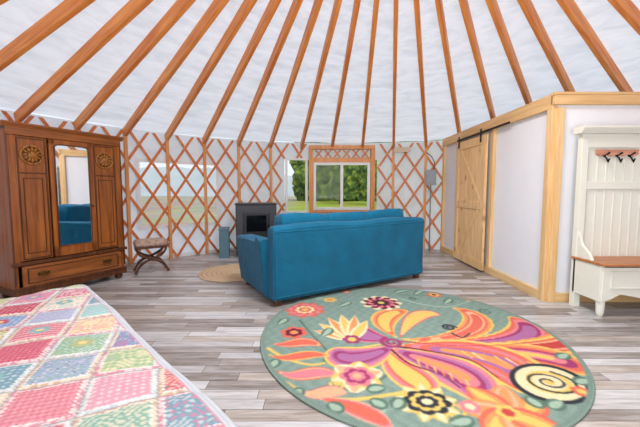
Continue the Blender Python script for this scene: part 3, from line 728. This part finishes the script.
for k in range(7):
    a=k*2*pi/7+.25; petal(b,b+.27*np.array([math.cos(a),math.sin(a)]),.09,[OR,PE,OR] if k%2 else [CO,OR,YE],0)
flower(b,.07,6,[YE,RD])
flower(fl_(470,409),.06,5,[PK,CR]); flower(fl_(330,301),.08,5,[YE,OR]); flower(fl_(346,293),.06,5,[CO,CR]); flower(fl_(582,394),.06,5,[CO,YE])
for (a,b2) in [((300,392),(290,400)),((470,422),(450,426)),((578,385),(590,382)),((395,294),(410,291)),((350,303),(338,308)),((415,296),(428,290)),((520,315),(532,312)),((370,392),(384,390)),((330,330),(322,338)),((540,408),(528,400)),((384,408),(372,402)),((286,320),(278,326)),((450,300),(444,305)),((488,302),(496,298)),((560,360),(568,356)),((400,402),(394,410)),((340,412),(330,406)),((552,410),(562,404)),((276,362),(270,370))]:
    petal(fl_(*a),fl_(*b2),.045,[GR,LG],.1)
C[rad>RR-.03]=(122,142,132)
for _ in range(2):
    C=(C+np.roll(C,1,0)+np.roll(C,-1,0)+np.roll(C,1,1)+np.roll(C,-1,1))/5
C*= (.93+.1*rng.rand(ng,ng))[...,None]*(1+.03*np.sin(GV*420))[...,None]
inside=rad<RR+.001
fa=gridfaces(ng,ng); ok=inside.ravel()[fa].all(1)
vz=np.full((ng,ng),.014)+.0015*rng.rand(ng,ng)
M_rug=attrmat('hooked_wool',1,260,.5)
rug=empty('round_rug',(RC[0],RC[1],0)); meta(rug,'large round sage rug with colourful floral scroll pattern','rug')
allv=np.stack([GU,GV,vz],-1).reshape(-1,3); used=np.unique(fa[ok]); remap=-np.ones(len(allv),int); remap[used]=np.arange(len(used))
meshnp('rug_pile',allv[used],remap[fa[ok]],M_rug,s2l(np.clip(C,0,255)).reshape(-1,3)[used],parent=rug)
bm=bmesh.new(); addtube(bm,[(RR*math.cos(a),RR*math.sin(a),.008) for a in np.linspace(0,2*pi,129)],.0085,6); finish(bm,'rug_binding',M_binding,rug,(0,0,0),(0,0,0),True)
def spiralrug(name,loc,r):
    n=int(r/.02); seg=72
    prof=[]
    for k in range(n*4+1): rr=r*k/(n*4); prof.append((rr,.008+.006*abs(math.sin(pi*k/4))))
    vs=[(rr*math.cos(2*pi*s/seg),rr*math.sin(2*pi*s/seg),z) for rr,z in prof for s in range(seg)]
    fs=[(k*seg+s,k*seg+(s+1)%seg,(k+1)*seg+(s+1)%seg,(k+1)*seg+s) for k in range(len(prof)-1) for s in range(seg)]
    cols=[]
    for rr,z in prof:
        for s in range(seg):
            b=.93+.05*math.sin(rr*90)+.07*random.random(); cols.append(s2l(np.clip(np.array((206,180,148))*b,0,255)))
    return meshnp(name,vs,fs,attrmat('braided_jute',1,150,.6),np.array(cols),loc=loc)
jr=spiralrug('jute_rug',(-1.3,4.78,0),.52); meta(jr,'small round braided jute rug on plank floor','rug')
# ------------------------------------------------------------ stove
sv_=empty('wood_stove',(-1.22,6.1,0),deg(12)); meta(sv_,'dark iron wood stove with glass door by the lattice wall','stove')
box('stove_body',(.74,.5,.94),(0,0,.51),M_stove,sv_,bevel=.02)
box('top_plate',(.77,.53,.025),(0,0,.99),M_stove2,sv_,bevel=.008)
box('pedestal',(.68,.44,.05),(0,.0,.025),M_stove2,sv_,bevel=.01)
dd=box('stove_door',(.48,.03,.44),(0,-.262,.62),M_stove2,sv_,bevel=.012)
box('door_glass',(.36,.012,.3),(0,-.02,.02),M_fireglass,dd)
tube('door_handle',[(.21,-.02,-.12),(.22,-.05,-.12),(.22,-.05,.02),(.21,-.02,.02)],.009,M_iron,dd)
box('ash_drawer',(.52,.02,.18),(0,-.256,.22),M_stove,sv_,bevel=.008)
bn=empty('firewood_box',(-1.80,5.98,0),deg(14)); meta(bn,'dull blue painted wooden box beside stove','box')
boxes('box_body',[((.16,.015,.52),(0,-.17,.26)),((.16,.015,.52),(0,.17,.26)),((.015,.34,.52),(-.08,0,.26)),((.015,.34,.52),(.08,0,.26)),((.14,.33,.015),(0,0,.03))],M_bluebin,bn)
box('box_lid',(.19,.38,.02),(0,0,.53),M_bluebin,bn)
# ------------------------------------------------------------ hall tree
ht=empty('hall_tree',(3.24,3.24,0),0); meta(ht,'cream painted hall tree bench with coat hooks and wooden seat','hall tree')
w2=.52; yb=.17; yf=-.2
box('back_panel',(2*w2-.1,.02,1.3),(0,yb-.01,1.15),M_cream,ht)
boxes('back_bead',[((.008,.008,1.2),(-w2+.1+i*.094,yb-.022,1.12)) for i in range(10)],M_cream,ht,bevel=0)
for s in (-1,1):
    box('back_post',(.07,.06,1.86),(s*(w2-.035),yb-.02,.93),M_cream,ht)
    lathe('leg',[(.022,0),(.032,.04),(.036,.12),(.036,.2)],M_cream,ht,(s*(w2-.05),yf+.05,0),seg=16)
    box('bench_side',(.04,.34,.36),(s*(w2-.02),-.02,.34),M_cream,ht)
    prism('armrest_side',[(yb-.02,.53),(yf+.12,.53),(yf+.16,.6),(yb-.1,.68),(yb-.06,.8),(yb-.02,.86)],.03,'x',M_cream,ht,(s*(w2-.02),0,0),bevel=.004)
prism('crown',[(yf+.28,0),(yf+.24,.05),(yf+.24,.07),(yb+.02,.07),(yb+.02,0)],2*w2+.1,'x',M_cream,ht,(0,0,1.83),bevel=.004)
box('top_rail',(2*w2-.12,.03,.14),(0,yb-.03,1.76),M_cream,ht)
sc_pts=[(-.22,.03),(.22,.03)]+[(.22-.44*i/32,-.02-.02*abs(math.sin(i/32*4*pi))) for i in range(33)]
hr=prism('hook_rail',sc_pts,.02,'y',M_redwood,ht,(-.14,yb-.035,1.64),bevel=.003); hr['label']='pale reddish scalloped hook board'
box('lower_rail',(2*w2-.14,.02,.08),(0,yb-.03,1.3),M_cream,ht)
for i in range(3):
    hk=tube('coat_hook',[(0,0,.0),(0,-.035,-.03),(0,-.06,-.075),(0,-.072,-.04)],.008,M_iron,hr,(-.15+i*.13,-.01,-.03))
    bm=bmesh.new(); addtube(bm,[(0,0,.02),(0,-.04,.035),(0,-.07,.05)],[.007,.007,.011],6); finish(bm,'hook_prong',M_iron,hk,(0,0,-.03),(0,0,0),True)
prism('bench_front',[(-w2+.02,.5),(w2-.02,.5),(w2-.02,.16),(w2-.1,.18),(w2-.2,.24),(.1,.2),(0,.16),(-.1,.2),(-w2+.2,.24),(-w2+.1,.18),(-w2+.02,.16)],.03,'y',M_cream,ht,(0,yf+.02,0),bevel=.003)
boxes('front_moulding',[((2*w2-.2,.012,.012),(0,yf,.46)),((2*w2-.2,.012,.012),(0,yf,.3)),((.012,.012,.17),(-w2+.1,yf,.38)),((.012,.012,.17),(w2-.1,yf,.38)),((.012,.012,.17),(0,yf,.38))],M_cream,ht)
box('seat',(2*w2+.03,.4,.025),(0,-.03,.53),M_seatwood,ht,bevel=.006)
# ------------------------------------------------------------ outdoors
m,t,N,Lk,B=newmat('field_ground')
co=N.new('ShaderNodeTexCoord'); no=N.new('ShaderNodeTexNoise'); no.inputs['Scale'].default_value=.25; no.inputs['Detail'].default_value=8
Lk.new(co.outputs['Object'],no.inputs['Vector'])
sx_=N.new('ShaderNodeSeparateXYZ'); Lk.new(co.outputs['Object'],sx_.inputs[0])
mr=N.new('ShaderNodeMapRange'); mr.inputs['From Min'].default_value=-5; mr.inputs['From Max'].default_value=-1.5; Lk.new(sx_.outputs['X'],mr.inputs['Value'])
g=mix(N,Lk,'MIX',mr.outputs[0],L4((160,154,138)),L4((142,156,66)))
g2=mix(N,Lk,'OVERLAY',.5,g,no.outputs['Color']); Lk.new(g2,B.inputs['Base Color']); B.inputs['Roughness'].default_value=1; B.inputs['Specular IOR Level'].default_value=0
gr=box('ground',(200,110,.1),(0,62,-.35),m,bevel=0); struct(gr,'grassy and bare field outside')
def leafmat(name,c1,c2,c3,sc=1.3):
    m,t,N,Lk,B=newmat(name); co=N.new('ShaderNodeTexCoord'); no=N.new('ShaderNodeTexNoise'); no.inputs['Scale'].default_value=sc; no.inputs['Detail'].default_value=8; no.inputs['Roughness'].default_value=.7
    Lk.new(co.outputs['Object'],no.inputs['Vector']); r=N.new('ShaderNodeValToRGB'); r.color_ramp.elements[0].position=.36; r.color_ramp.elements[1].position=.64
    r.color_ramp.elements[0].color=L4(c1); r.color_ramp.elements[1].color=L4(c3); e=r.color_ramp.elements.new(.5); e.color=L4(c2)
    Lk.new(no.outputs['Fac'],r.inputs[0]); Lk.new(r.outputs[0],B.inputs['Base Color']); B.inputs['Roughness'].default_value=.95
    return m
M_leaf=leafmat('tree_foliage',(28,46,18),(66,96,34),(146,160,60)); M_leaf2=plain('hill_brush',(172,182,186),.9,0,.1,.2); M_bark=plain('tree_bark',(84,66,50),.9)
def blob(bm,off,r,s=3):
    b2=bmesh.new(); bmesh.ops.create_icosphere(b2,subdivisions=s,radius=r)
    for v in b2.verts: v.co=v.co*(1+.3*mnoise.noise(v.co*1.5+off)+.15*mnoise.noise(v.co*5+off))+off
    tmp=bpy.data.meshes.new('t'); b2.to_mesh(tmp); b2.free(); bm.from_mesh(tmp); bpy.data.meshes.remove(tmp)
bm=bmesh.new()
for i in range(17):
    for zz_ in (1.2,3.6,6.0,8.2):
        blob(bm,Vector((-2.0+i*1.4+random.uniform(-.3,.3),random.uniform(-.8,.8),zz_+random.uniform(-.4,.4))),random.uniform(1.7,2.2))
hd=finish(bm,'hedge_row',M_leaf,None,(0,46,-.3),(0,0,0),False); meta(hd,'dense row of green leafy trees beyond meadow','hedge'); hd['kind']='stuff'
for i,(x,y,hh) in enumerate([(2.2,36,5.2),(5.2,33,4.4)]):
    tr=empty('tree',(x,y,-.3)); meta(tr,'leafy green tree at edge of meadow','tree','trees outside the window')
    tube('trunk',[(0,0,0),(.05,0,hh*.4),(0,.05,hh*.8)],[.1,.08,.05],M_bark,tr)
    bm=bmesh.new()
    for k in range(9): blob(bm,Vector((random.uniform(-.5,.5),random.uniform(-.4,.4),hh*(.4+.55*k/8))),random.uniform(.7,.95))
    finish(bm,'foliage',M_leaf,tr,(0,0,0),(0,0,0),False)
bm=bmesh.new(); n=80; pv=[]
for i in range(n+1):
    x=-110+i*1.5; z=7.0+3.0*mnoise.noise(Vector((x*.035,0,0)))+.8*mnoise.noise(Vector((x*.3,3,0)))
    if x>-8: z=2.5
    pv.append((bm.verts.new((x,78+3*math.sin(i*.3),-.5)),bm.verts.new((x,92+3*math.sin(i*.3),z))))
for a,b in zip(pv,pv[1:]): bm.faces.new((a[0],b[0],b[1],a[1]))
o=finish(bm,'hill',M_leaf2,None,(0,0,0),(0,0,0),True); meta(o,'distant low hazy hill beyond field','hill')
# ------------------------------------------------------------ light
wd=bpy.data.worlds.new('World'); sc.world=wd; wd.use_nodes=True
bg=wd.node_tree.nodes['Background']; bg.inputs[0].default_value=(.87,.93,1,1); bg.inputs[1].default_value=1.08
sn=bpy.data.lights.new('sun','SUN'); sn.energy=1.9; sn.angle=deg(8); sn.color=(1,.98,.94); so=bpy.data.objects.new('sun',sn); COL.objects.link(so); so.rotation_euler=(deg(38),0,deg(20))
def area(name,loc,rot,size,power,col=(1,1,1),shape='SQUARE'):
    l=bpy.data.lights.new(name,'AREA'); l.energy=power; l.color=col; l.shape=shape; l.size=size
    o=bpy.data.objects.new(name,l); COL.objects.link(o); o.location=loc; o.rotation_euler=rot; return o
area('skylight_light',(CX,CY,zroof(.7)-.1),(0,0,0),1.2,135,(.98,.995,1),'DISK')
area('rear_fill_light',(.2,-2.2,1.5),(deg(90),0,0),2.0,72,(.985,.995,1))  # added fill lamp behind the camera, brightens the room from the back
area('floor_bounce_light',(.3,-1.2,.5),(deg(150),0,0),2.0,90,(.97,.99,1))
cam=bpy.data.cameras.new('camera'); co_=bpy.data.objects.new('camera',cam); COL.objects.link(co_)
co_.location=(0,0,1.25); co_.rotation_euler=(deg(90-4.2),0,0); cam.lens=18; cam.sensor_width=36; cam.clip_start=.02; cam.clip_end=500
sc.camera=co_
